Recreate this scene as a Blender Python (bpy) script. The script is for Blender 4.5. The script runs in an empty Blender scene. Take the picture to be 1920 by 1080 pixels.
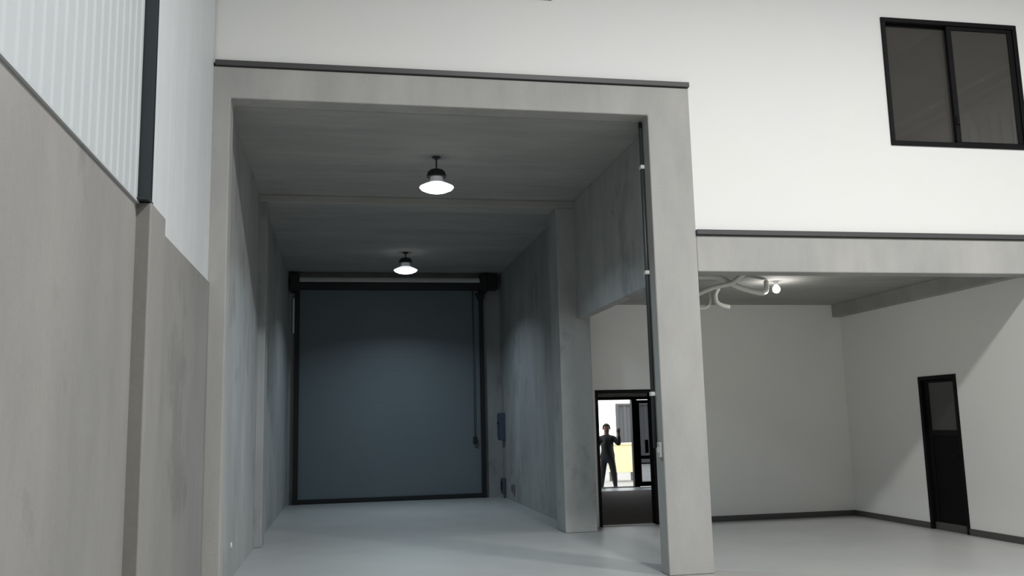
import bpy, bmesh, math, random
from mathutils import Vector, Matrix
random.seed(7)
S = bpy.context.scene
COL = S.collection

# ------------------------------------------------------------------ camera
cam_d = bpy.data.cameras.new('camera'); cam = bpy.data.objects.new('camera', cam_d); COL.objects.link(cam)
Rv = Vector((0.98316382, -0.18120758, -0.02350998)); Uv = Vector((-0.00417317, -0.15089588, 0.98854085)); Fv = Vector((0.18267866, 0.97179949, 0.14911158))
m = Matrix.Identity(4)
for i in range(3):
    m[i][0] = Rv[i]; m[i][1] = Uv[i]; m[i][2] = -Fv[i]
m[0][3], m[1][3], m[2][3] = 0.0, -9.0944, 1.6
cam.matrix_world = m
cam_d.sensor_fit = 'HORIZONTAL'; cam_d.sensor_width = 36.0; cam_d.lens = 1675.644 / 1920 * 36.0
cam_d.clip_start = 0.05; cam_d.clip_end = 300
S.camera = cam

# ------------------------------------------------------------------ world, exposure, light levels
S.view_settings.view_transform = 'Standard'
S.view_settings.look = 'None'
S.view_settings.gamma = 1.0
S.view_settings.use_curve_mapping = False
S.view_settings.exposure = 0.0
W = bpy.data.worlds.new('overcast'); S.world = W; W.use_nodes = True
bg = W.node_tree.nodes['Background']; bg.inputs[0].default_value = (0.93, 0.97, 1.0, 1); bg.inputs[1].default_value = 3.0
HALL_W = 770.0        # each lamp over the hall
HALL_C = (1.0, 1.0, 0.995)
BAY_W = 54.0          # each lamp in the loading bay
BAY_C = (0.70, 0.88, 1.0)
BULB_W = 9.0

# ------------------------------------------------------------------ materials
def newmat(name):
    mt = bpy.data.materials.new(name); mt.use_nodes = True
    nt = mt.node_tree; return mt, nt, nt.nodes['Principled BSDF']
def plain(name, col, rough=0.6, metal=0.0, spec=0.5):
    mt, nt, b = newmat(name)
    b.inputs['Base Color'].default_value = (*col, 1); b.inputs['Roughness'].default_value = rough
    b.inputs['Metallic'].default_value = metal; b.inputs['Specular IOR Level'].default_value = spec
    # light procedural variation
    g = nt.nodes.new('ShaderNodeNewGeometry'); n = nt.nodes.new('ShaderNodeTexNoise'); n.inputs['Scale'].default_value = 3.0; n.inputs['Detail'].default_value = 4
    nt.links.new(g.outputs['Position'], n.inputs['Vector'])
    mx = nt.nodes.new('ShaderNodeMix'); mx.data_type = 'RGBA'
    mx.inputs[6].default_value = (*[c * 0.95 for c in col], 1); mx.inputs[7].default_value = (*[min(1, c * 1.05) for c in col], 1)
    nt.links.new(n.outputs['Fac'], mx.inputs[0]); nt.links.new(mx.outputs[2], b.inputs['Base Color'])
    return mt
def concrete(name, col, var=0.16, rough=0.8, streak=0.5, scale=1.0, stretch=(1, 1, 0.35), bump=0.12, tint=(1.0, 0.985, 0.95), blotch=None, fine_amt=0.12):
    mt, nt, b = newmat(name); L = nt.links.new; N = nt.nodes.new
    g = N('ShaderNodeNewGeometry')
    def noise(sc, vec=(1, 1, 1), det=6, rg=0.6):
        mp = N('ShaderNodeMapping'); mp.inputs['Scale'].default_value = vec; L(g.outputs['Position'], mp.inputs['Vector'])
        n = N('ShaderNodeTexNoise'); n.inputs['Scale'].default_value = sc; n.inputs['Detail'].default_value = det; n.inputs['Roughness'].default_value = rg
        L(mp.outputs[0], n.inputs['Vector']); return n.outputs['Fac']
    def ramp(f, a, bb):
        r = N('ShaderNodeMapRange'); r.inputs[1].default_value = a; r.inputs[2].default_value = bb; L(f, r.inputs[0]); return r.outputs[0]
    big = ramp(noise(0.9 * scale, stretch), 0.3, 0.7); st = ramp(noise(3.2 * scale, stretch, 5), 0.35, 0.75); fine = noise(38 * scale, (1, 1, 1), 3)
    dark = [c * (1 - var) for c in col]; light = [min(1, c * (1 + var * 0.7) * t) for c, t in zip(col, tint)]
    mx = N('ShaderNodeMix'); mx.data_type = 'RGBA'; mx.inputs[6].default_value = (*dark, 1); mx.inputs[7].default_value = (*light, 1); L(big, mx.inputs[0])
    mx2 = N('ShaderNodeMix'); mx2.data_type = 'RGBA'; mx2.blend_type = 'MULTIPLY'; mx2.inputs[7].default_value = (1 - streak * 0.3,) * 3 + (1,)
    L(mx.outputs[2], mx2.inputs[6]); L(st, mx2.inputs[0])
    out = mx2.outputs[2]
    mx3 = N('ShaderNodeMix'); mx3.data_type = 'RGBA'; mx3.blend_type = 'MULTIPLY'; mx3.inputs[7].default_value = (1 - fine_amt, 1 - fine_amt, 1 - fine_amt, 1); L(fine, mx3.inputs[0]); L(out, mx3.inputs[6]); out = mx3.outputs[2]
    if blotch:
        bl = ramp(noise(blotch, (1, 1, 0.6), 8, 0.65), 0.56, 0.64)
        mx4 = N('ShaderNodeMix'); mx4.data_type = 'RGBA'; mx4.blend_type = 'MULTIPLY'; mx4.inputs[7].default_value = (0.80, 0.80, 0.81, 1); L(bl, mx4.inputs[0]); L(out, mx4.inputs[6]); out = mx4.outputs[2]
    L(out, b.inputs['Base Color'])
    b.inputs['Roughness'].default_value = rough
    bp = N('ShaderNodeBump'); bp.inputs['Strength'].default_value = bump; bp.inputs['Distance'].default_value = 0.02
    L(noise(14 * scale, (1, 1, 1), 8), bp.inputs['Height']); L(bp.outputs[0], b.inputs['Normal'])
    return mt
def emit(name, col, strength):
    mt, nt, b = newmat(name)
    b.inputs['Base Color'].default_value = (0.8, 0.8, 0.8, 1)
    b.inputs['Emission Color'].default_value = (*col, 1); b.inputs['Emission Strength'].default_value = strength
    return mt
def glass(name, tint, rough=0.02, haze=0.0):
    mt, nt, b = newmat(name); L = nt.links.new
    nt.nodes.remove(b); o = nt.nodes['Material Output']
    tr = nt.nodes.new('ShaderNodeBsdfTransparent'); tr.inputs[0].default_value = (*tint, 1)
    gl = nt.nodes.new('ShaderNodeBsdfGlossy'); gl.inputs['Roughness'].default_value = rough
    fr = nt.nodes.new('ShaderNodeFresnel'); fr.inputs[0].default_value = 1.5
    mx = nt.nodes.new('ShaderNodeMixShader'); L(fr.outputs[0], mx.inputs[0]); L(tr.outputs[0], mx.inputs[1]); L(gl.outputs[0], mx.inputs[2]); df = nt.nodes.new('ShaderNodeBsdfDiffuse'); df.inputs[0].default_value = (0.5, 0.48, 0.44, 1)
    mx2 = nt.nodes.new('ShaderNodeMixShader'); mx2.inputs[0].default_value = haze; L(mx.outputs[0], mx2.inputs[1]); L(df.outputs[0], mx2.inputs[2]); L(mx2.outputs[0], o.inputs[0])  # even grey mixed in, standing in for hall light reflected by the glass
    return mt

M = dict(
    hallconc=concrete('precast_concrete', (0.268, 0.264, 0.256), 0.14, 0.85, 0.4, blotch=1.1),
    portal=concrete('cast_frame_concrete', (0.395, 0.393, 0.385), 0.17, 0.8, 0.3, 1.3),
    bayconc=concrete('bay_concrete', (0.35, 0.36, 0.36), 0.18, 0.8, 0.5, 1.2, blotch=1.6),
    ceilconc=concrete('ceiling_concrete', (0.37, 0.37, 0.36), 0.14, 0.85, 0.4, 1.4, (0.3, 1.4, 1)),
    floor=concrete('power_floated_floor', (0.36, 0.365, 0.36), 0.08, 0.42, 0.2, 0.8, (1, 1, 1), 0.03),
    foyerfloor=concrete('foyer_floor', (0.16, 0.128, 0.115), 0.1, 0.85, 0.2, 1.0, (1, 1, 1), 0.03),
    white=concrete('white_painted_plaster', (0.725, 0.728, 0.722), 0.015, 0.75, 0.02, 0.7, (1, 1, 1), 0.0, fine_amt=0.0),
    roomwhite=concrete('room_plaster', (0.83, 0.83, 0.815), 0.03, 0.8, 0.04, 0.7, (1, 1, 1), 0.0, fine_amt=0.02),
    ribclad_dim=plain('darkened_ribbed_sheet', (0.40, 0.425, 0.435), 0.7),  # same sheet as clad; darker copy offsets the stronger lamp light here
    clad=plain('white_sheet_cladding', (0.60, 0.625, 0.635), 0.6),  # lighter copy of the sheet, offsetting grazing light beside the portal
    strip=plain('dark_flashing', (0.05, 0.051, 0.051), 0.5),
    steel=plain('dark_steel', (0.030, 0.038, 0.042), 0.45, 0.2),
    black=plain('black_aluminium', (0.005, 0.005, 0.006), 0.5, 0, 0.12),
    blackmetal=plain('black_powder_coat', (0.005, 0.006, 0.007), 0.5),
    midgrey=concrete('mottled_grey', (0.20, 0.198, 0.185), 0.12, 0.9, 0.3),
    skirt=plain('dark_skirting', (0.075, 0.073, 0.07), 0.5),
    curtain=concrete('door_curtain', (0.135, 0.168, 0.19), 0.06, 0.5, 0.08, 0.7, (1, 1, 1), 0.02),
    roll=plain('curtain_roll', (0.66, 0.67, 0.67), 0.45),
    glass=glass('window_glass', (0.30, 0.30, 0.29), 0.02, 0.11),
    streak_glass=glass('streak_glazing', (0.85, 0.85, 0.85), 0.3),
    tint=glass('tinted_glass', (0.62, 0.63, 0.65)),
    darkpanel=plain('dark_grey_panel', (0.058, 0.058, 0.054), 0.35),
    blackpanel=plain('black_panel', (0.004, 0.004, 0.0045), 0.5, 0, 0.1),
    roof=plain('roof_sheet', (0.36, 0.36, 0.36), 0.6),
    purlin=plain('galvanised_purlin', (0.55, 0.56, 0.57), 0.4, 0.3),
    grey=plain('grey_plastic', (0.42, 0.42, 0.41), 0.5),
    lightgrey=plain('pale_plastic', (0.62, 0.62, 0.60), 0.5),
    conduit=plain('grey_corrugated_conduit', (0.66, 0.66, 0.62), 0.55),
    cyan=plain('control_box_blue', (0.05, 0.07, 0.10), 0.5),
    rim=emit('lamp_rim', (0.95, 0.98, 1.0), 0.9),
    lens=emit('lamp_lens', (0.95, 0.98, 1.0), 5.0),
    bulb=emit('bulb_glow', (1.0, 0.99, 0.95), 8.0),
    neck=plain('cast_aluminium', (0.85, 0.86, 0.87), 0.5),
    daylit_floor=plain('painted_daylight', (0.34, 0.39, 0.42), 0.4),  # floor colour with daylight painted in
    yellow=plain('pale_yellow_render', (0.80, 0.70, 0.42), 0.8),
    ground=concrete('outdoor_paving', (0.34, 0.33, 0.31), 0.08, 0.9),
    container=plain('grey_container_paint', (0.085, 0.085, 0.088), 0.6),
    cloth=plain('black_cloth', (0.008, 0.008, 0.010), 0.85),
    jeans=plain('dark_trousers', (0.010, 0.012, 0.018), 0.85),
    skin=plain('skin', (0.16, 0.09, 0.065), 0.6),
    hair=plain('dark_hair', (0.008, 0.006, 0.005), 0.7),
)

# ------------------------------------------------------------------ helpers
def link(name, me, mat, parent=None, **props):
    o = bpy.data.objects.new(name, me); COL.objects.link(o)
    if mat is not None and not me.materials: me.materials.append(mat)
    if parent is not None: o.parent = parent
    for k, v in props.items(): o[k] = v
    return o
def finish(bm, name, smooth=False):
    bmesh.ops.recalc_face_normals(bm, faces=bm.faces)
    me = bpy.data.meshes.new(name); bm.to_mesh(me); bm.free()
    if smooth:
        for p in me.polygons: p.use_smooth = True
    return me
def loc_of(parent):
    v = Vector((0, 0, 0))
    while parent is not None:
        v += parent.location; parent = parent.parent
    return v
def bm_box(bm, a, b):
    vs = [bm.verts.new((x, y, z)) for x in (a[0], b[0]) for y in (a[1], b[1]) for z in (a[2], b[2])]
    for f in ((0, 1, 3, 2), (4, 6, 7, 5), (0, 4, 5, 1), (2, 3, 7, 6), (0, 2, 6, 4), (1, 5, 7, 3)): bm.faces.new([vs[i] for i in f])
def box(name, x0, x1, y0, y1, z0, z1, mat, parent=None, bevel=0.0, seg=2, **props):
    """one box in world coordinates; stored relative to its own base centre"""
    pl = loc_of(parent)
    c = Vector(((x0 + x1) / 2, (y0 + y1) / 2, z0))
    bm = bmesh.new(); bm_box(bm, (x0 - c.x, y0 - c.y, 0), (x1 - c.x, y1 - c.y, z1 - z0))
    if bevel: bmesh.ops.bevel(bm, geom=list(bm.edges), offset=bevel, segments=seg, profile=0.5, affect='EDGES')
    o = link(name, finish(bm, name), mat, parent, **props); o.location = c - pl
    return o
def boxes(name, lst, mat, parent=None, bevel=0.0, **props):
    pl = loc_of(parent); bm = bmesh.new()
    for (x0, x1, y0, y1, z0, z1) in lst: bm_box(bm, (x0 - pl.x, y0 - pl.y, z0 - pl.z), (x1 - pl.x, y1 - pl.y, z1 - pl.z))
    if bevel: bmesh.ops.bevel(bm, geom=list(bm.edges), offset=bevel, segments=1, profile=0.5, affect='EDGES')
    return link(name, finish(bm, name), mat, parent, **props)
def gridwall(name, axis, t0, t1, cu, cz, holes, mat, parent=None, **props):
    """solid wall slab with rectangular holes: axis 'y' runs along x, axis 'x' runs along y"""
    bm = bmesh.new(); cache = {}
    cu = sorted(set(cu)); cz = sorted(set(cz))
    def solid(i, j):
        if i < 0 or j < 0 or i >= len(cu) - 1 or j >= len(cz) - 1: return False
        u = (cu[i] + cu[i + 1]) / 2; z = (cz[j] + cz[j + 1]) / 2
        return not any(h[0] < u < h[1] and h[2] < z < h[3] for h in holes)
    def V(u, t, z):
        k = (round(u, 4), round(t, 4), round(z, 4))
        if k not in cache: cache[k] = bm.verts.new((u, t, z) if axis == 'y' else (t, u, z))
        return cache[k]
    for i in range(len(cu) - 1):
        for j in range(len(cz) - 1):
            if not solid(i, j): continue
            u0, u1, z0, z1 = cu[i], cu[i + 1], cz[j], cz[j + 1]
            for t in (t0, t1): bm.faces.new([V(u0, t, z0), V(u1, t, z0), V(u1, t, z1), V(u0, t, z1)])
            for (di, dj, a, b) in ((-1, 0, (u0, z0), (u0, z1)), (1, 0, (u1, z0), (u1, z1)), (0, -1, (u0, z0), (u1, z0)), (0, 1, (u0, z1), (u1, z1))):
                if not solid(i + di, j + dj):
                    bm.faces.new([V(a[0], t0, a[1]), V(b[0], t0, b[1]), V(b[0], t1, b[1]), V(a[0], t1, a[1])])
    return link(name, finish(bm, name), mat, parent, **props)
def empty(name, loc, parent=None, **props):
    o = bpy.data.objects.new(name, None); COL.objects.link(o); o.location = Vector(loc) - loc_of(parent)
    o.empty_display_size = 0.2
    if parent is not None: o.parent = parent
    for k, v in props.items(): o[k] = v
    return o
def lathe(name, prof, mat, parent, n=32, loc=(0, 0, 0), axis='z', smooth=True):
    bm = bmesh.new(); rings = []
    for (r, z) in prof:
        if r < 1e-5: rings.append([bm.verts.new((0, 0, z))])
        else: rings.append([bm.verts.new((r * math.cos(2 * math.pi * k / n), r * math.sin(2 * math.pi * k / n), z)) for k in range(n)])
    for a, b in zip(rings, rings[1:]):
        for k in range(n):
            k2 = (k + 1) % n
            if len(a) == 1 and len(b) == 1: continue
            if len(a) == 1: bm.faces.new([a[0], b[k], b[k2]])
            elif len(b) == 1: bm.faces.new([a[k], a[k2], b[0]])
            else: bm.faces.new([a[k], a[k2], b[k2], b[k]])
    if len(rings[0]) > 1: bm.faces.new(rings[0])
    if len(rings[-1]) > 1: bm.faces.new(rings[-1])
    if axis == 'x': bmesh.ops.rotate(bm, verts=bm.verts, cent=(0, 0, 0), matrix=Matrix.Rotation(math.pi / 2, 3, 'Y'))
    me = finish(bm, name, smooth)
    o = link(name, me, mat, parent); o.location = loc
    if smooth:
        try: me.set_sharp_from_angle(angle=math.radians(40))
        except Exception: pass
    return o
def catmull(P, n=8):
    P = [Vector(p) for p in P]; out = []
    Q = [P[0] * 2 - P[1]] + P + [P[-1] * 2 - P[-2]]
    for i in range(1, len(Q) - 2):
        for k in range(n):
            t = k / n; a, b, c, d = Q[i - 1], Q[i], Q[i + 1], Q[i + 2]
            out.append(0.5 * ((2 * b) + (c - a) * t + (2 * a - 5 * b + 4 * c - d) * t * t + (3 * b - a - 3 * c + d) * t ** 3))
    out.append(P[-1]); return out
def tube(name, pts, r, mat, parent=None, seg=10, smooth_path=True, ridge=0.0, **props):
    pl = loc_of(parent); pts = catmull(pts) if smooth_path else [Vector(p) for p in pts]
    bm = bmesh.new(); rings = []; prev = None
    for i, p in enumerate(pts):
        t = (pts[min(i + 1, len(pts) - 1)] - pts[max(i - 1, 0)]).normalized()
        if prev is None: n = t.orthogonal().normalized()
        else: n = (prev - t * prev.dot(t)).normalized()
        prev = n; b = t.cross(n); rr = r * (1 + ridge * (1 if i % 2 else -1))
        rings.append([bm.verts.new(p - pl + rr * (n * math.cos(2 * math.pi * k / seg) + b * math.sin(2 * math.pi * k / seg))) for k in range(seg)])
    for a, b in zip(rings, rings[1:]):
        for k in range(seg): bm.faces.new([a[k], a[(k + 1) % seg], b[(k + 1) % seg], b[k]])
    bm.faces.new(rings[0]); bm.faces.new(rings[-1])
    return link(name, finish(bm, name, True), mat, parent, **props)
def struct(o, label=None, cat=None):
    o['kind'] = 'structure'
    if label: o['label'] = label
    if cat: o['category'] = cat
    return o

# ------------------------------------------------------------------ key dimensions (metres)
XL = -1.323                      # inner face of the hall's left wall
XB, XC, XD = -1.165, 3.29, 3.785 # portal: inner left, inner right, outer right
ZB, ZT = 4.945, 5.285            # portal beam underside / top
ZC = 4.94                        # bay ceiling
TL, TR = -1.214, 3.422           # bay side walls
Y2 = 3.87                        # second frame
YD = 10.653                      # roller door
YB = 4.43                        # back wall of side room
XR = 8.076                       # right wall of side room
ZR1, ZR2 = 3.187, 3.595          # side room beam
ZCE = 3.412                      # side room ceiling
ROOF = 10.0; XE = 13.0; YBK = -20.0
ZCON = 3.05

# ------------------------------------------------------------------ floors, roof, hall shell
struct(boxes('floor', [(-1.6, XE + 0.2, YBK - 0.2, YB + 0.1, -0.2, 0.0), (-1.6, 3.57, YB + 0.1, 11.0, -0.2, 0.0)], M['floor']), 'grey power-floated concrete floor of the hall and bay', 'floor')
struct(box('floor', 3.57, 9.35, YB + 0.1, 12.0, -0.2, 0.0, M['foyerfloor']), 'dark brownish foyer floor behind the open doorway', 'floor')
struct(box('ceiling', -1.6, XE + 0.2, YBK - 0.2, 4.8, ROOF, ROOF + 0.2, M['roof']), 'hall roof sheeting high above', 'ceiling')
struct(box('wall_left', -1.6, XL, YBK, -3.165, 0, ZCON, M['hallconc']), 'grey precast concrete wall panel nearest on the left', 'wall')
struct(box('wall_left', -1.6, XL, -2.69, -0.002, 0, ZCON - 0.015, M['hallconc']), 'narrow stained concrete wall panel between pilaster and portal', 'wall')
def cladding(name, y0, y1, z0, z1, x, pitch, depth, label, mat='clad'):
    bm = bmesh.new(); prof = []; y = y0
    while y < y1 - 1e-6:
        for (f, d) in ((0.0, 0), (0.52, 0), (0.62, depth), (0.88, depth), (0.98, 0)):
            yy = y + f * pitch
            if yy <= y1: prof.append((yy, d))
        y += pitch
    prof.append((y1, 0))
    top = [bm.verts.new((x + d, yy, z1)) for yy, d in prof]; bot = [bm.verts.new((x + d, yy, z0)) for yy, d in prof]
    tb = [bm.verts.new((x - 0.03, yy, z1)) for yy, d in prof]; bb = [bm.verts.new((x - 0.03, yy, z0)) for yy, d in prof]
    for i in range(len(prof) - 1):
        bm.faces.new([bot[i], bot[i + 1], top[i + 1], top[i]]); bm.faces.new([bb[i], bb[i + 1], bot[i + 1], bot[i]])
        bm.faces.new([tb[i], tb[i + 1], bb[i + 1], bb[i]]); bm.faces.new([top[i], top[i + 1], tb[i + 1], tb[i]])
    return struct(link(name, finish(bm, name), M[mat]), label, 'wall cladding')
cladding('wall_left', YBK, -3.175, ZCON, ROOF, -1.318, 0.15, 0.009, 'white ribbed metal cladding above the left concrete wall', 'ribclad_dim')
struct(box('trim_1', -1.40, -1.306, YBK, -3.175, ZCON - 0.004, ZCON + 0.010, M['ribclad_dim']), 'thin pale flashing under the ribbed cladding', 'flashing')
bm = bmesh.new()
for k in range(66): bm_box(bm, (XE - 0.03, YBK + 0.3 * k, 3.0), (XE, YBK + 0.3 * k + 0.12, 7.6))
struct(link('wall_right', finish(bm, 'wall_right'), M['clad']), 'ribbed cladding on the far right wall of the hall', 'wall cladding')
cladding('wall_left', -3.10, -0.002, ZCON - 0.015, ROOF, -1.338, 0.62, 0.003, 'smooth white metal cladding between dark steel post and portal')
struct(box('wall_left', -1.8, -1.6, YBK, 11.0, 0, ROOF, M['roof']), 'outer skin of the left wall', 'wall')
struct(box('wall_right', XE, XE + 0.2, YBK - 0.2, 4.8, 0, 8.2, M['white']), 'white far right wall of the hall', 'wall')
struct(gridwall('wall_right', 'x', XE, XE + 0.04, [YBK - 0.2, YBK, -0.5, 4.8], [8.2, 8.39, 8.49, ROOF], [(YBK, -0.5, 8.39, 8.49)], M['roof']), 'thin upper wall of the hall on the far right', 'wall')
struct(gridwall('wall_rear', 'y', YBK - 0.2, YBK, [-1.8, XE], [0, ROOF], [], M['clad']), 'pale rear wall of the hall', 'wall')
for k in range(8):
    x = 0.2 + k * 1.75
    struct(box('trim_2', x - 0.06, x + 0.06, YBK, 0.02, ROOF - 0.22, ROOF, M['purlin']), 'galvanised roof purlin running the length of the hall', 'purlin')['group'] = 'roof purlins'
struct(box('trim_6', XE - 0.12, XE, YBK, 0.02, 7.92, 8.02, M['purlin']), 'pale girt along the far right wall of the hall', 'girt')
wl = struct(empty('added_window_3', (XE + 0.02, -10.0, 8.39)), 'unseen glazing strip added high on the far right wall for a reflected streak', 'window')  # added out of view to put a bright streak into the window reflection
for k in range(13): box('pane', XE + 0.005, XE + 0.025, YBK + 1.5 * k, YBK + 1.5 * k + 1.47, 8.39, 8.49, M['streak_glass'], wl)  # panes of the added unseen strip

# ------------------------------------------------------------------ upper white front wall with two windows
WX0, WX1, WZ0, WZ1 = 6.274, 8.111, 4.712, 6.298
VX0, VX1, VZ0, VZ1 = 0.40, 2.24, 6.245, 7.80
struct(gridwall('wall_front', 'y', 0.025, 0.20, [-1.6, VX0, VX1, XD, WX0, WX1, XE], [ZR2 + 0.045, WZ0, ZT + 0.04, VZ0, WZ1, VZ1, ROOF],
    [(-2, XD, 0, ZT + 0.04), (WX0, WX1, WZ0, WZ1), (VX0, VX1, VZ0, VZ1)], M['white']), 'smooth white upper wall above the concrete portal', 'wall')
def window(name, x0, x1, z0, z1, label):
    t = struct(empty(name, ((x0 + x1) / 2, 0.05, z0)), label, 'window')
    fw, y0, y1 = 0.055, 0.005, 0.13
    boxes('frame', [(x0, x1, y0, y1, z0, z0 + fw), (x0, x1, y0, y1, z1 - fw, z1), (x0, x0 + fw, y0, y1, z0 + fw, z1 - fw), (x1 - fw, x1, y0, y1, z0 + fw, z1 - fw)], M['black'], t, 0.004)
    xm = x0 + (x1 - x0) * 0.495
    def sash(a, b, ya, yb, w, wt):
        s = boxes('sash', [(a, b, ya, yb, z0 + fw, z0 + fw + 0.02), (a, b, ya, yb, z1 - fw - wt, z1 - fw), (a, a + w, ya, yb, z0 + fw + 0.02, z1 - fw - wt), (b - w, b, ya, yb, z0 + fw + 0.02, z1 - fw - wt)], M['black'], t, 0.003)
        box('pane', a + w - 0.005, b - w + 0.005, (ya + yb) / 2 - 0.004, (ya + yb) / 2 + 0.004, z0 + fw + 0.015, z1 - fw - wt + 0.005, M['glass'], s)
        return s
    sash(x0 + fw, xm + 0.03, 0.075, 0.115, 0.03, 0.02)
    s2 = sash(xm - 0.03, x1 - fw, 0.025, 0.065, 0.065, 0.045)
    box('latch', xm - 0.018, xm + 0.022, 0.008, 0.025, z0 + (z1 - z0) * 0.18, z0 + (z1 - z0) * 0.18 + 0.10, M['black'], s2, 0.004)
    return t
window('window_1', WX0, WX1, WZ0, WZ1, 'black-framed sliding window in the white wall at upper right')
window('window_2', VX0, VX1, VZ0, VZ1, 'window above the portal, only its bottom edge in view')
# closed upper storey behind the front wall
struct(gridwall('wall_back', 'y', 4.60, 4.80, [-1.8, 3.57, XE], [ZCE, 5.16, ROOF], [(-2, 3.57, 0, 5.16)], M['roomwhite']), 'inner rear wall of the unlit upper storey', 'wall')
struct(box('wall_back', TR, 3.57, 0.2, 4.60, 5.16, ROOF, M['roomwhite']), 'partition of the unlit upper storey', 'wall')

# ------------------------------------------------------------------ concrete frames
def concrete_piece(name, label, x0, x1, y0, y1, z0, z1, mat='portal', bev=0.012, cat='column'):
    return struct(box(name, x0, x1, y0, y1, z0, z1, M[mat], None, bev, 2), label, cat)
pf = struct(gridwall('portal_frame', 'y', 0.0, 0.25, [-1.6, XB, XC, XD], [0, ZB, ZT], [(XB, XC, 0, ZB)], M['portal']), 'tall cast concrete portal with thick right leg framing the loading bay', 'portal')
bv = pf.modifiers.new('bevel', 'BEVEL'); bv.width = 0.012; bv.segments = 2; bv.limit_method = 'ANGLE'
concrete_piece('concrete_beam', 'concrete beam over the opening of the side room', XD, XE, 0.003, 0.25, ZR1, ZR2, cat='beam')
concrete_piece('concrete_column', 'concrete column at the far right end of the side room opening', XR + 0.005, 8.55, 0.003, 0.30, 0, ZR1)
struct(box('wall_front', 8.55, XE, 0.02, 0.2, 0, ZR1, M['white']), 'white lower front wall beyond the side room', 'wall')
concrete_piece('concrete_column', 'concrete pilaster with square top under the dark steel post', -1.6, -1.233, -3.155, -2.69, 0, ZCON + 0.01, 'hallconc', 0.01)
struct(box('trim_3', -1.55, -1.243, -3.168, -3.155, 0, ZCON, M['midgrey']), 'darker strip along the concrete pilaster', 'joint')  # thin strip over the near face, darker than the pilaster
# dark steel post standing on the pilaster (H section)
boxes_post = [(-1.46, -1.243, -3.16, -3.150, ZCON + 0.01, ROOF), (-1.46, -1.243, -3.11, -3.100, ZCON + 0.01, ROOF), (-1.30, -1.288, -3.15, -3.11, ZCON + 0.01, ROOF)]
sp = struct(empty('steel_column', (-1.35, -3.13, ZCON + 0.01)), 'tall dark steel post standing on the left pilaster', 'steel post')
boxes('post', boxes_post, M['steel'], sp)
box('base_plate', -1.47, -1.238, -3.24, -3.09, ZCON + 0.010, ZCON + 0.022, M['steel'], sp)
# dark flashing strips
struct(boxes('trim_4', [(XL, XD + 0.004, -0.030, 0.20, ZT + 0.002, ZT + 0.058)], M['strip'], None, 0.003), 'dark flashing strip along the top of the portal beam', 'flashing')
struct(boxes('trim_5', [(XD, XE, -0.030, 0.20, ZR2 + 0.002, ZR2 + 0.058)], M['strip'], None, 0.003), 'dark flashing strip above the side room beam', 'flashing')

# ------------------------------------------------------------------ loading bay
struct(box('wall_left', -1.6, TL, 0.25, 11.0, 0, ZC, M['bayconc']), 'concrete left wall inside the loading bay', 'wall')
struct(box('wall_right', TR, 3.57, YB + 0.0, 11.0, 0, ZC, M['bayconc']), 'concrete right wall at the rear of the loading bay', 'wall')
struct(box('wall_right', TR, 3.57, 0.25, Y2, 3.125, ZC, M['bayconc'], None, 0.008), 'concrete panel hanging above the side opening of the bay', 'wall panel')
struct(box('ceiling', -1.6, 3.57, 0.25, 11.2, ZC, 5.16, M['ceilconc']), 'dark concrete ceiling of the loading bay', 'ceiling')
concrete_piece('concrete_column', 'slim concrete column on the left wall halfway into the bay', TL - 0.02, -1.117, Y2, 4.30, 0, 4.83, 'bayconc')
concrete_piece('concrete_column', 'concrete column at the far edge of the side opening', 3.144, 3.624, Y2, YB, 0, 4.83, 'bayconc')
concrete_piece('concrete_beam', 'shallow concrete beam under the bay ceiling', TL - 0.02, 3.624, Y2, 4.30, 4.83, ZC, 'ceilconc', 0.01, 'beam')
struct(gridwall('wall_back', 'y', YD + 0.06, YD + 0.25, [-1.6, -1.0, 2.98, 3.57], [0, 4.58, ZC], [(-1.0, 2.98, 0, 4.58)], M['bayconc']), 'concrete end wall around the roller door', 'wall')
# roller door
rd = empty('roller_door', (1.0, YD, 0.0), label='dark blue-grey roller shutter closing the end of the bay', category='roller door')
bm = bmesh.new(); n = 46; x0, x1 = -0.985, 2.965
pts = []
for k in range(n):
    za, zb = 0.10 + 4.55 * k / n, 0.10 + 4.55 * (k + 1) / n
    pts += [(0.0314, za), (0.031, za + (zb - za) * 0.3), (0.031, za + (zb - za) * 0.7), (0.0314, zb - 0.004)]
va = [bm.verts.new((x0 - 1.0, y, z)) for y, z in pts]; vb = [bm.verts.new((x1 - 1.0, y, z)) for y, z in pts]
vc = [bm.verts.new((x0 - 1.0, 0.05, z)) for y, z in pts]; vd = [bm.verts.new((x1 - 1.0, 0.05, z)) for y, z in pts]
for i in range(len(pts) - 1):
    bm.faces.new([va[i], vb[i], vb[i + 1], va[i + 1]]); bm.faces.new([vc[i], vc[i + 1], vd[i + 1], vd[i]])
    bm.faces.new([va[i], va[i + 1], vc[i + 1], vc[i]]); bm.faces.new([vb[i], vd[i], vd[i + 1], vb[i + 1]])
bm.faces.new([va[0], vc[0], vd[0], vb[0]]); bm.faces.new([va[-1], vb[-1], vd[-1], vc[-1]])
link('curtain', finish(bm, 'curtain'), M['curtain'], rd)
box('bottom_rail', x0, x1, YD + 0.005, YD + 0.055, 0.0, 0.10, M['blackmetal'], rd, 0.006)
for xx in (-1.03, 2.985):
    g = boxes('guide_rail', [(xx - 0.05, xx + 0.05, YD - 0.035, YD - 0.02, 0, 4.50), (xx - 0.05, xx + 0.05, YD + 0.04, YD + 0.06, 0, 4.50), (xx - 0.05 if xx < 0 else xx + 0.035, xx - 0.035 if xx < 0 else xx + 0.05, YD - 0.02, YD + 0.04, 0, 4.50)], M['blackmetal'], rd)
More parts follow.
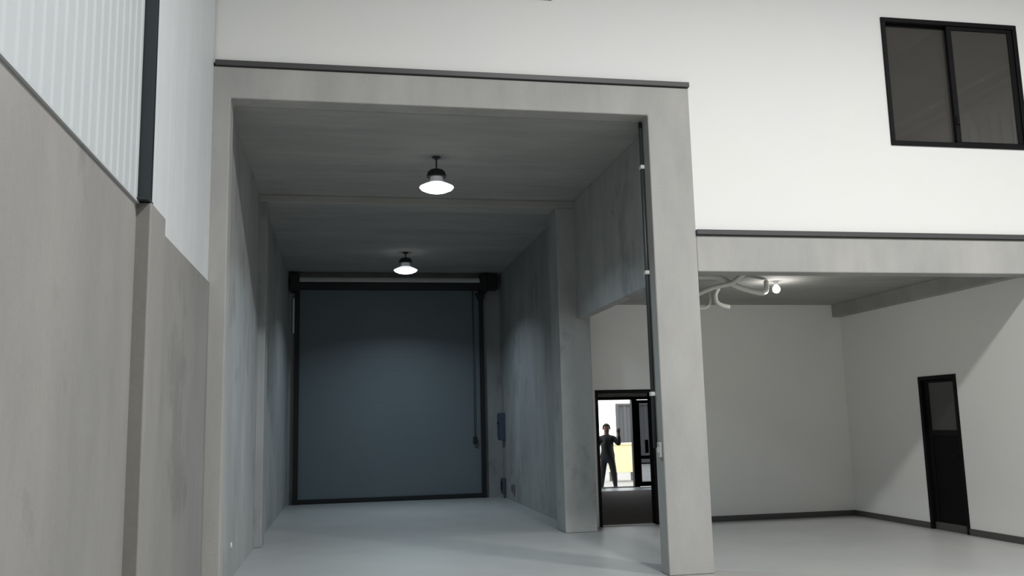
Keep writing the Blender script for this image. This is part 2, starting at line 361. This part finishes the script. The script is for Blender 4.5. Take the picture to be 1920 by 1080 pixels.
lathe('curtain_roll', [(0.0, -2.02), (0.135, -2.02), (0.135, 2.02), (0.0, 2.02)], M['roll'], rd, 28, (-0.03, -0.15, 4.70), 'x')
box('hood_rail', -1.02, 2.98, YD - 0.30, YD - 0.10, 4.55, 4.70, M['blackmetal'], rd, 0.01)
box('end_bracket', -1.18, -0.98, YD - 0.34, YD + 0.05, 4.50, 4.88, M['blackmetal'], rd, 0.012)
eb = box('end_bracket', 2.93, 3.10, YD - 0.34, YD + 0.05, 4.50, 4.88, M['blackmetal'], rd, 0.012)
box('motor', 3.10, 3.34, YD - 0.32, YD - 0.04, 4.55, 4.87, M['blackmetal'], rd, 0.02, label='black box motor at the end of the roll')
bm = bmesh.new()
prof = [(-0.14, 4.50), (0.10, 4.50), (0.05, 4.32), (-0.05, 4.32)]
fa = [bm.verts.new((1.985 + a, -0.05, z)) for a, z in prof]; fb = [bm.verts.new((1.985 + a, -0.015, z)) for a, z in prof]
bm.faces.new(fa); bm.faces.new(fb[::-1])
for i in range(4): bm.faces.new([fa[i], fb[i], fb[(i + 1) % 4], fa[(i + 1) % 4]])
link('guide_funnel', finish(bm, 'guide_funnel'), M['blackmetal'], rd)
box('spring_cover', -1.13, -1.09, YD - 0.02, YD + 0.06, 3.62, 4.38, M['roll'], rd, 0.004, label='short pale strip beside the left rail')
tube('pull_chain', [(2.80, YD - 0.03, 4.55), (2.80, YD - 0.03, 1.32)], 0.010, M['cyan'], rd, 6, False)
box('chain_lock', 2.76, 2.85, YD - 0.05, YD + 0.0, 1.16, 1.32, M['blackmetal'], rd, 0.015)

# boxes on the bay's right wall near the door
cb = empty('control_box', (TR, 10.42, 1.23), label='dark control box on the right bay wall near the roller door', category='control box')
box('body', TR - 0.12, TR, 10.27, 10.57, 1.23, 1.82, M['cyan'], cb, 0.012)
box('cover', TR - 0.135, TR - 0.12, 10.30, 10.54, 1.27, 1.78, M['cyan'], cb, 0.006)
tube('button', [(TR - 0.135, 10.42, 1.60), (TR - 0.155, 10.42, 1.60)], 0.03, M['blackmetal'], cb, 12, False)
sb = empty('socket_box', (TR, 10.45, 0.10), label='low dark socket box on the right bay wall by the floor', category='socket box')
box('body', TR - 0.08, TR, 10.33, 10.57, 0.08, 0.42, M['cyan'], sb, 0.01)
box('lid', TR - 0.092, TR - 0.08, 10.36, 10.54, 0.16, 0.36, M['blackmetal'], sb, 0.004)
sl = empty('socket_box', (TR, 9.35, 0.20), label='small grey wall socket low on the bay wall', category='socket box')
box('body', TR - 0.05, TR, 9.28, 9.42, 0.18, 0.36, M['midgrey'], sl, 0.01)
box('lid', TR - 0.06, TR - 0.05, 9.30, 9.40, 0.21, 0.33, M['cyan'], sl, 0.004)

# pipe with clamps and switch on the thick column
cp = empty('conduit_pipe', (XC - 0.03, 0.19, 0.0), label='dark vertical conduit pipe clipped to the inner side of the thick column', category='conduit')
tube('pipe', [(XC - 0.024, 0.20, 1.30), (XC - 0.024, 0.20, ZB - 0.02)], 0.021, M['steel'], cp, 12, False)
for zc_ in (1.85, 3.18, 4.38): boxes('pipe_clamp', [(XC - 0.050, XC - 0.002, 0.165, 0.235, zc_, zc_ + 0.045)], M['lightgrey'], cp, 0.006)
box('junction_box', XC - 0.02, XC + 0.09, 0.255, 0.34, 2.86, 3.05, M['midgrey'], cp, 0.008)
ls = empty('light_switch', (XC, 0.09, 1.20), label='small pale switch box on the inner side of the thick column', category='light switch')
box('back_box', XC - 0.030, XC, 0.045, 0.125, 1.20, 1.36, M['grey'], ls, 0.008)
box('rocker', XC - 0.036, XC - 0.030, 0.065, 0.105, 1.25, 1.31, M['lightgrey'], ls, 0.002)
wc = empty('wall_cap', (TL, 1.29, 0.356), label='small round white blanking cap low on the left bay wall', category='wall cap')

# ------------------------------------------------------------------ high bay lamps
def make_lamp(name, loc, drop, scale, label, group, watts, col):
    """loc: mounting point on the ceiling; drop: ceiling to lens rim"""
    t = empty(name, loc, label=label, category='pendant lamp')
    if group: t['group'] = group
    s = scale; z = -drop
    lathe('ceiling_plate', [(0.0, 0.0), (0.055 * s, 0.0), (0.055 * s, -0.012), (0.02 * s, -0.03), (0.0, -0.03)], M['steel'], t, 20)
    lathe('stem', [(0.0, -0.02), (0.011, -0.02), (0.011, z + 0.20 * s), (0.0, z + 0.20 * s)], M['steel'], t, 10)
    h = lathe('driver_housing', [(0.0, z + 0.235 * s), (0.04 * s, z + 0.235 * s), (0.085 * s, z + 0.225 * s), (0.112 * s, z + 0.195 * s), (0.122 * s, z + 0.15 * s), (0.122 * s, z + 0.135 * s), (0.09 * s, z + 0.135 * s), (0.0, z + 0.135 * s)], M['blackmetal'], t, 32)
    lathe('neck', [(0.0, z + 0.14 * s), (0.078 * s, z + 0.14 * s), (0.084 * s, z + 0.08 * s), (0.10 * s, z + 0.055 * s), (0.0, z + 0.055 * s)], M['neck'], t, 32)
    lathe('reflector', [(0.0, z + 0.062 * s), (0.105 * s, z + 0.062 * s), (0.165 * s, z + 0.036 * s), (0.212 * s, z + 0.012 * s), (0.216 * s, z + 0.0 * s), (0.0, z + 0.0 * s)], M['rim'], t, 40)
    lathe('lens', [(0.212 * s, z), (0.195 * s, z - 0.022 * s), (0.13 * s, z - 0.05 * s), (0.0, z - 0.062 * s)], M['lens'], t, 40)
    ld = bpy.data.lights.new(name + '_light', 'AREA'); ld.shape = 'DISK'; ld.size = 0.26 * s if group is None else 0.4 * s; ld.energy = watts; ld.color = col; ld.spread = math.radians(SPREAD if group is None else HSPREAD)
    lo = bpy.data.objects.new(name + '_light', ld); COL.objects.link(lo); lo.parent = t; lo.location = (0, 0, z - 0.066 * s)
    return t
SPREAD = 138; HSPREAD = 164
make_lamp('high_bay_lamp', (1.114, 1.79, ZC), 0.40, 1.0, 'nearer glowing high bay lamp hanging from the bay ceiling', None, BAY_W, BAY_C)
make_lamp('high_bay_lamp', (1.141, 8.15, ZC), 0.355, 1.06, 'farther glowing high bay lamp in front of the roller door', None, BAY_W, BAY_C)
for (lx, ly) in ((3.4, -7.0), (8.4, -7.0)):
    make_lamp('high_bay_lamp', (lx, ly, ROOF - 0.01), 1.28, 2.0, 'high bay lamp above the view, on the %s side of the hall' % ('left' if lx < 5 else 'right'), 'hall lamps above the view', HALL_W, HALL_C)

# ------------------------------------------------------------------ side room
DX0, DX1, DZ = 3.815, 4.765, 2.07
struct(gridwall('wall_back', 'y', YB, YB + 0.15, [3.57, DX0, DX1, XE], [0, DZ, ZCE], [(DX0, DX1, 0, DZ)], M['roomwhite']), 'white back wall of the side room', 'wall')
RY0, RY1, RZ = 1.694, 2.508, 2.113
struct(gridwall('wall_right', 'x', XR, XR + 0.15, [0.25, RY0, RY1, YB], [0, RZ, ZCE], [(RY0, RY1, 0, RZ)], M['roomwhite']), 'white right wall of the side room with a dark door', 'wall')
struct(box('ceiling', 3.57, XE, 0.25, 4.60, ZCE, 3.60, M['ceilconc']), 'concrete ceiling slab of the side room', 'ceiling')
concrete_piece('concrete_beam', 'dark soffit beam running along the top of the side room right wall', 7.935, XR, 0.25, YB, 3.205, ZCE, 'ceilconc', 0.006, 'beam')
struct(boxes('baseboard_back', [(3.63, DX0 - 0.06, YB - 0.015, YB, 0, 0.085), (DX1 + 0.06, XR, YB - 0.015, YB, 0, 0.085)], M['skirt']), 'dark skirting along the back wall of the side room', 'skirting')
struct(boxes('baseboard_right', [(XR - 0.015, XR, RY1 + 0.0, YB - 0.015, 0, 0.085), (XR - 0.015, XR, 0.31, RY0, 0, 0.085)], M['skirt']), 'dark skirting along the right wall of the side room', 'skirting')
# door in the right wall
d1 = struct(empty('door_1', (XR + 0.06, (RY0 + RY1) / 2, 0)), 'narrow black door with dark glazed upper panel in the right wall', 'door')
fw = 0.055
boxes('door_frame', [(XR - 0.012, XR + 0.12, RY0, RY0 + fw, 0, RZ), (XR - 0.012, XR + 0.12, RY1 - fw, RY1, 0, RZ), (XR - 0.012, XR + 0.12, RY0 + fw, RY1 - fw, RZ - fw, RZ)], M['black'], d1, 0.003)
a, b = RY0 + fw + 0.004, RY1 - fw - 0.004
leaf = boxes('leaf', [(XR + 0.03, XR + 0.07, a, a + 0.06, 0.10, RZ - fw - 0.004), (XR + 0.03, XR + 0.07, b - 0.09, b, 0.10, RZ - fw - 0.004), (XR + 0.03, XR + 0.07, a + 0.06, b - 0.09, 1.28, 1.36), (XR + 0.03, XR + 0.07, a + 0.06, b - 0.09, RZ - fw - 0.04, RZ - fw - 0.004)], M['black'], d1, 0.003)
box('upper_pane', XR + 0.045, XR + 0.055, a + 0.055, b - 0.085, 1.355, RZ - fw - 0.035, M['darkpanel'], leaf)
box('lower_panel', XR + 0.042, XR + 0.058, a + 0.055, b - 0.085, 0.10, 1.285, M['blackpanel'], leaf)
box('kick_plate', XR + 0.03, XR + 0.07, a, b, 0.004, 0.10, M['skirt'], leaf, 0.003)
tube('lever_handle', [(XR + 0.03, a + 0.03, 1.02), (XR - 0.025, a + 0.03, 1.02), (XR - 0.03, a + 0.06, 1.02), (XR - 0.03, a + 0.14, 1.02)], 0.009, M['black'], leaf, 8, False)
# doorway frame in the back wall
d2 = struct(empty('door_2', ((DX0 + DX1) / 2, YB + 0.05, 0)), 'open doorway with slim black frame beyond the concrete column', 'doorway')
boxes('door_frame', [(DX0, DX0 + 0.045, YB - 0.015, YB + 0.16, 0, DZ), (DX1 - 0.05, DX1, YB - 0.015, YB + 0.16, 0, DZ), (DX0 + 0.045, DX1 - 0.05, YB - 0.015, YB + 0.16, DZ - 0.055, DZ)], M['black'], d2, 0.003)
box('threshold', DX0 + 0.045, DX1 - 0.05, YB - 0.01, YB + 0.15, 0.0005, 0.006, M['grey'], d2)

# bare bulb and hanging conduits under the ceiling
bl = empty('light_bulb', (5.72, 2.0, ZCE), label='bare glowing light bulb under the side room ceiling', category='light bulb')
lathe('socket', [(0.0, 0.0), (0.035, 0.0), (0.03, -0.02), (0.022, -0.05), (0.0, -0.05)], M['lightgrey'], bl, 18)
lathe('bulb', [(0.018, -0.045), (0.026, -0.06), (0.044, -0.082), (0.052, -0.11), (0.045, -0.140), (0.026, -0.158), (0.0, -0.165)], M['bulb'], bl, 24)
pl_ = bpy.data.lights.new('bulb_light', 'POINT'); pl_.energy = BULB_W; pl_.shadow_soft_size = 0.05; pl_.color = (1, 0.98, 0.93)
po = bpy.data.objects.new('bulb_light', pl_); COL.objects.link(po); po.parent = bl; po.location = (0, 0, -0.22)
tube('hanging_conduit', [(3.85, 1.3, 3.36), (4.25, 1.3, 3.345), (4.50, 1.3, 3.347), (4.63, 1.3, 3.325), (4.75, 1.3, 3.268), (4.85, 1.32, 3.227), (5.01, 1.4, 3.20), (5.22, 1.5, 3.178), (5.36, 1.65, 3.205), (5.47, 1.8, 3.26), (5.52, 1.88, 3.39)], 0.034, M['conduit'], None, 10, True, 0.08,
     label='long pale flexible conduit sagging along the ceiling to the bulb', category='conduit')
tube('hanging_conduit', [(3.95, 1.15, 2.99), (4.20, 1.2, 3.083), (4.31, 1.2, 3.136), (4.45, 1.2, 3.19), (4.59, 1.2, 3.224), (4.72, 1.2, 3.258), (4.90, 1.2, 3.385)], 0.030, M['conduit'], None, 10, True, 0.08,
     label='lower pale flexible conduit rising from the column to the ceiling', category='conduit')
tube('hanging_conduit', [(5.15, 2.6, 3.405), (5.11, 2.6, 3.34), (5.097, 2.6, 3.285), (5.116, 2.6, 3.202), (5.193, 2.6, 3.157), (5.30, 2.6, 3.134)], 0.034, M['conduit'], None, 10, True, 0.08,
     label='short curled conduit end dangling from the ceiling near the column', category='conduit')
tube('hanging_conduit', [(4.2, 2.75, 3.16), (4.6, 2.72, 3.14), (4.85, 2.7, 3.13), (5.0, 2.68, 3.15), (5.05, 2.66, 3.25), (5.04, 2.66, 3.40)], 0.024, M['conduit'], None, 10, True, 0.08,
     label='thin conduit hanging level behind the column just below the ceiling', category='conduit')

# ------------------------------------------------------------------ foyer behind the doorway
struct(box('trim_7', 5.3, 7.62, 11.0, 11.97, 0.0005, 0.004, M['daylit_floor']), 'pale bluish floor strip inside the entrance, daylight painted into its colour', 'floor strip')  # daylight on the floor by the door, put in as a paler colour
struct(box('wall_right', 9.2, 9.35, 4.58, 12.0, 0, 3.0, M['roomwhite']), 'right wall of the dim foyer', 'wall')
struct(box('wall_left', 3.57, 3.70, 4.58, 12.0, 0, 3.0, M['roomwhite']), 'left wall of the dim foyer', 'wall')
struct(box('ceiling', 3.57, 9.35, 4.58, 12.1, 3.0, 3.15, M['roomwhite']), 'ceiling of the dim foyer', 'ceiling')
EX0, EX1, EZ = 5.86, 7.62, 2.16
struct(gridwall('wall_back', 'y', 12.0, 12.15, [3.57, EX0, EX1, 9.35], [-0.2, 0, EZ, 3.15], [(EX0, EX1, 0, EZ)], M['roomwhite']), 'outer wall of the foyer around the entrance', 'wall')
d3 = struct(empty('door_3', ((EX0 + EX1) / 2, 12.03, 0)), 'black-framed glazed entrance with one leaf open to daylight', 'door')
boxes('door_frame', [(EX0, EX0 + 0.07, 11.98, 12.12, 0, EZ), (EX1 - 0.07, EX1, 11.98, 12.12, 0, EZ), (EX0 + 0.07, EX1 - 0.07, 11.98, 12.12, EZ - 0.07, EZ), (6.86, 6.99, 11.98, 12.12, 0, EZ - 0.07)], M['black'], d3, 0.004)
box('door_sill', EX0 + 0.07, 6.86, 11.9, 12.14, 0.0005, 0.02, M['black'], d3)
lf = boxes('leaf', [(6.99, 7.06, 12.02, 12.06, 0.01, EZ - 0.08), (7.48, 7.55, 12.02, 12.06, 0.01, EZ - 0.08), (7.06, 7.48, 12.02, 12.06, 0.01, 0.12), (7.06, 7.48, 12.02, 12.06, 0.66, 0.74), (7.06, 7.48, 12.02, 12.06, EZ - 0.16, EZ - 0.08)], M['black'], d3, 0.003)
box('upper_pane', 7.055, 7.485, 12.036, 12.044, 0.735, EZ - 0.155, M['tint'], lf)
box('lower_pane', 7.055, 7.485, 12.036, 12.044, 0.115, 0.665, M['tint'], lf)
box('lock_case', 7.15, 7.24, 11.96, 12.02, 0.80, 1.12, M['blackmetal'], lf, 0.012)

# ------------------------------------------------------------------ outdoors seen through the entrance
struct(box('ground', -40, 60, 12.15, 90, -0.45, -0.18, M['ground']), 'pale paved yard outside the entrance', 'ground')
yw = empty('storage_box', (8.1, 16.8, -0.18), label='pale yellow box on short legs in the yard outside the entrance', category='box')
box('box_body', 7.72, 8.50, 16.5, 17.1, 0.09, 0.88, M['yellow'], yw, 0.01)
box('lid', 7.70, 8.52, 16.47, 17.12, 0.88, 0.93, M['yellow'], yw, 0.008)
for (lx, ly) in ((7.76, 16.54), (8.42, 16.54), (7.76, 17.02), (8.42, 17.02)): box('leg', lx - 0.03, lx + 0.05, ly - 0.03, ly + 0.05, -0.18, 0.09, M['midgrey'], yw)
ct = empty('cargo_container', (13.2, 27.0, -0.18), label='dark grey cargo container standing beyond the yellow box', category='container')
bm = bmesh.new(); cx0, cx1 = -2.55, 3.6; k = 0; xs = []
x = cx0
while x < cx1: xs += [(x, 0.0), (x + 0.10, 0.0), (x + 0.14, 0.04), (x + 0.24, 0.04)]; x += 0.28
lo_ = [bm.verts.new((x, -1.2 + d, 0.12)) for x, d in xs]; hi_ = [bm.verts.new((x, -1.2 + d, 2.42)) for x, d in xs]
lb = [bm.verts.new((x, 1.2, 0.12)) for x, d in xs]; hb = [bm.verts.new((x, 1.2, 2.42)) for x, d in xs]
for i in range(len(xs) - 1):
    bm.faces.new([lo_[i], lo_[i + 1], hi_[i + 1], hi_[i]]); bm.faces.new([hi_[i], hi_[i + 1], hb[i + 1], hb[i]]); bm.faces.new([lb[i], hb[i], hb[i + 1], lb[i + 1]]); bm.faces.new([lo_[i], lb[i], lb[i + 1], lo_[i + 1]])
bm.faces.new([lo_[0], hi_[0], hb[0], lb[0]]); bm.faces.new([lo_[-1], lb[-1], hb[-1], hi_[-1]])
link('body', finish(bm, 'body'), M['container'], ct)
boxes('frame', [(10.60, 10.72, 25.76, 28.24, -0.18, 2.28), (16.7, 16.82, 25.76, 28.24, -0.18, 2.28), (10.72, 16.7, 25.76, 25.86, 2.2, 2.28), (10.72, 16.7, 25.76, 25.86, -0.12, 0.0)], M['container'], ct)
ct.location.x = 13.75; ct.rotation_euler.z = math.radians(-17)

# ------------------------------------------------------------------ person at the entrance
def person(loc, rz, label):
    t = empty('person', loc, label=label, category='person'); t.rotation_euler.z = rz; t.scale = (1.10, 1.05, 1.05)
    J = {}; E_ = []; R_ = {}
    def j(n, p, r, parent=None):
        J[n] = Vector(p); R_[n] = r
        if parent: E_.append((parent, n))
    j('pelvis', (0, 0, 0.84), (0.145, 0.11))
    j('waist', (0.01, -0.01, 0.99), (0.155, 0.11), 'pelvis'); j('chest', (0.0, -0.03, 1.17), (0.19, 0.13), 'waist'); j('collar', (0.0, -0.035, 1.30), (0.10, 0.075), 'chest')
    j('neck', (0.0, -0.03, 1.375), (0.052, 0.052), 'collar'); j('jaw', (0.0, -0.055, 1.44), (0.066, 0.075), 'neck'); j('head', (0.0, -0.045, 1.52), (0.077, 0.092), 'jaw'); j('crown', (0.0, -0.035, 1.585), (0.062, 0.075), 'head')
    j('shL', (0.165, -0.02, 1.275), (0.075, 0.075), 'collar'); j('elL', (0.265, -0.12, 1.13), (0.058, 0.058), 'shL'); j('wrL', (0.265, -0.27, 1.36), (0.030, 0.030), 'elL'); j('paL', (0.262, -0.30, 1.425), (0.034, 0.022), 'wrL')
    j('shR', (-0.165, -0.02, 1.275), (0.075, 0.075), 'collar'); j('elR', (-0.235, 0.03, 1.02), (0.056, 0.056), 'shR'); j('wrR', (-0.215, -0.08, 0.81), (0.030, 0.030), 'elR'); j('paR', (-0.21, -0.11, 0.74), (0.034, 0.022), 'wrR')
    for s, n, dy, dx in ((1, 'L', -0.10, 0.06), (-1, 'R', 0.10, 0.05)):
        j('hip' + n, (s * 0.085, 0, 0.78), (0.092, 0.092), 'pelvis'); j('kn' + n, (s * (0.10 + dx * 0.5), dy * 0.4 - 0.03, 0.44), (0.072, 0.072), 'hip' + n)
        j('an' + n, (s * (0.10 + dx), dy + 0.02, 0.11), (0.042, 0.042), 'kn' + n); j('to' + n, (s * (0.115 + dx), dy - 0.13, 0.04), (0.042, 0.036), 'an' + n)
    # fingers and thumbs
    for n, s in (('L', 1), ('R', -1)):
        p = J['pa' + n]; d = (J['pa' + n] - J['wr' + n]).normalized(); side = Vector((s, 0, 0)); side = (side - d * side.dot(d)).normalized()
        for q, (off, ln) in enumerate(((-0.027, 0.062), (-0.009, 0.074), (0.009, 0.070), (0.027, 0.055))):
            a = p + side * off + d * 0.035; b = a + d * ln * 0.55 + Vector((0, -0.006, 0)); c = b + d * ln * 0.4 + Vector((0, -0.016, 0))
            j(f'f{n}{q}a', a, (0.009, 0.009), 'pa' + n); j(f'f{n}{q}b', b, (0.0085, 0.0085), f'f{n}{q}a'); j(f'f{n}{q}c', c, (0.0075, 0.0075), f'f{n}{q}b')
        a = p - side * 0.04 + d * 0.0; j(f'th{n}a', a, (0.011, 0.011), 'pa' + n); j(f'th{n}b', a - side * 0.018 + d * 0.045, (0.009, 0.009), f'th{n}a')
    names = list(J); me = bpy.data.meshes.new('body_skeleton'); me.from_pydata([J[n] for n in names], [(names.index(a), names.index(b)) for a, b in E_], [])
    tmp = bpy.data.objects.new('body_skeleton', me); COL.objects.link(tmp)
    md = tmp.modifiers.new('skin', 'SKIN'); md.use_smooth_shade = True
    for i, n in enumerate(names):
        sv = me.skin_vertices[0].data[i]; sv.radius = R_[n]; sv.use_root = (n == 'pelvis')
    sd = tmp.modifiers.new('sub', 'SUBSURF'); sd.levels = 2; sd.render_levels = 2
    dg = bpy.context.evaluated_depsgraph_get(); dg.update()
    bme = bpy.data.meshes.new_from_object(tmp.evaluated_get(dg)); bme.name = 'body'
    bpy.data.objects.remove(tmp)
    bme.materials.clear()
    for mt in ('cloth', 'jeans', 'skin', 'blackmetal'): bme.materials.append(M[mt])
    for p in bme.polygons:
        c = p.center; p.use_smooth = True
        if c.z > 1.36 and abs(c.x) < 0.16: k = 2
        elif (c - J['paL']).length < 0.14 and c.z > 1.33 or (c - J['paR']).length < 0.17 and c.x < -0.15 and c.z < 0.80: k = 2
        elif c.z < 0.10: k = 3
        elif c.z < 0.90: k = 1
        else: k = 0
        p.material_index = k
    link('body', bme, None, t)
    # face and hair
    bm = bmesh.new(); bmesh.ops.create_uvsphere(bm, u_segments=20, v_segments=12, radius=1)
    for v in bm.verts:
        v.co = Vector((v.co.x * 0.088, v.co.y * 0.105, v.co.z * 0.098))
    bmesh.ops.delete(bm, geom=[v for v in bm.verts if v.co.z < -0.03 or (v.co.y < -0.045 and v.co.z < 0.045)], context='VERTS')
    h = link('hair', finish(bm, 'hair', True), M['hair'], t); h.location = (0, -0.035, 1.535)
    hs = h.modifiers.new('thick', 'SOLIDIFY'); hs.thickness = 0.012
    for s in (-1, 1):
        lathe('eye', [(0.0, 0.011), (0.008, 0.008), (0.011, 0.0), (0.008, -0.008), (0.0, -0.011)], M['hair'], t, 10, (s * 0.031, -0.128, 1.515))
        lathe('ear', [(0.0, 0.03), (0.012, 0.02), (0.015, 0.0), (0.010, -0.02), (0.0, -0.028)], M['skin'], t, 10, (s * 0.080, -0.04, 1.505))
    lathe('nose', [(0.0, 0.028), (0.007, 0.02), (0.014, -0.008), (0.0, -0.015)], M['skin'], t, 10, (0, -0.137, 1.49))
    box_bm = bmesh.new(); bm_box(box_bm, (-0.024, -0.006, -0.005), (0.024, 0.006, 0.005)); mo = link('mouth', finish(box_bm, 'mouth'), M['hair'], t); mo.location = (0, -0.128, 1.445)
    return t
person((6.385, 12.62, -0.18), math.radians(-14), 'person in black clothes raising one hand just outside the entrance')

# small round cap on the left bay wall
o = lathe('cap', [(0.0, 0.0), (0.035, 0.0), (0.033, 0.010), (0.0, 0.014)], M['lightgrey'], wc, 18, (0, 0, 0), 'x')
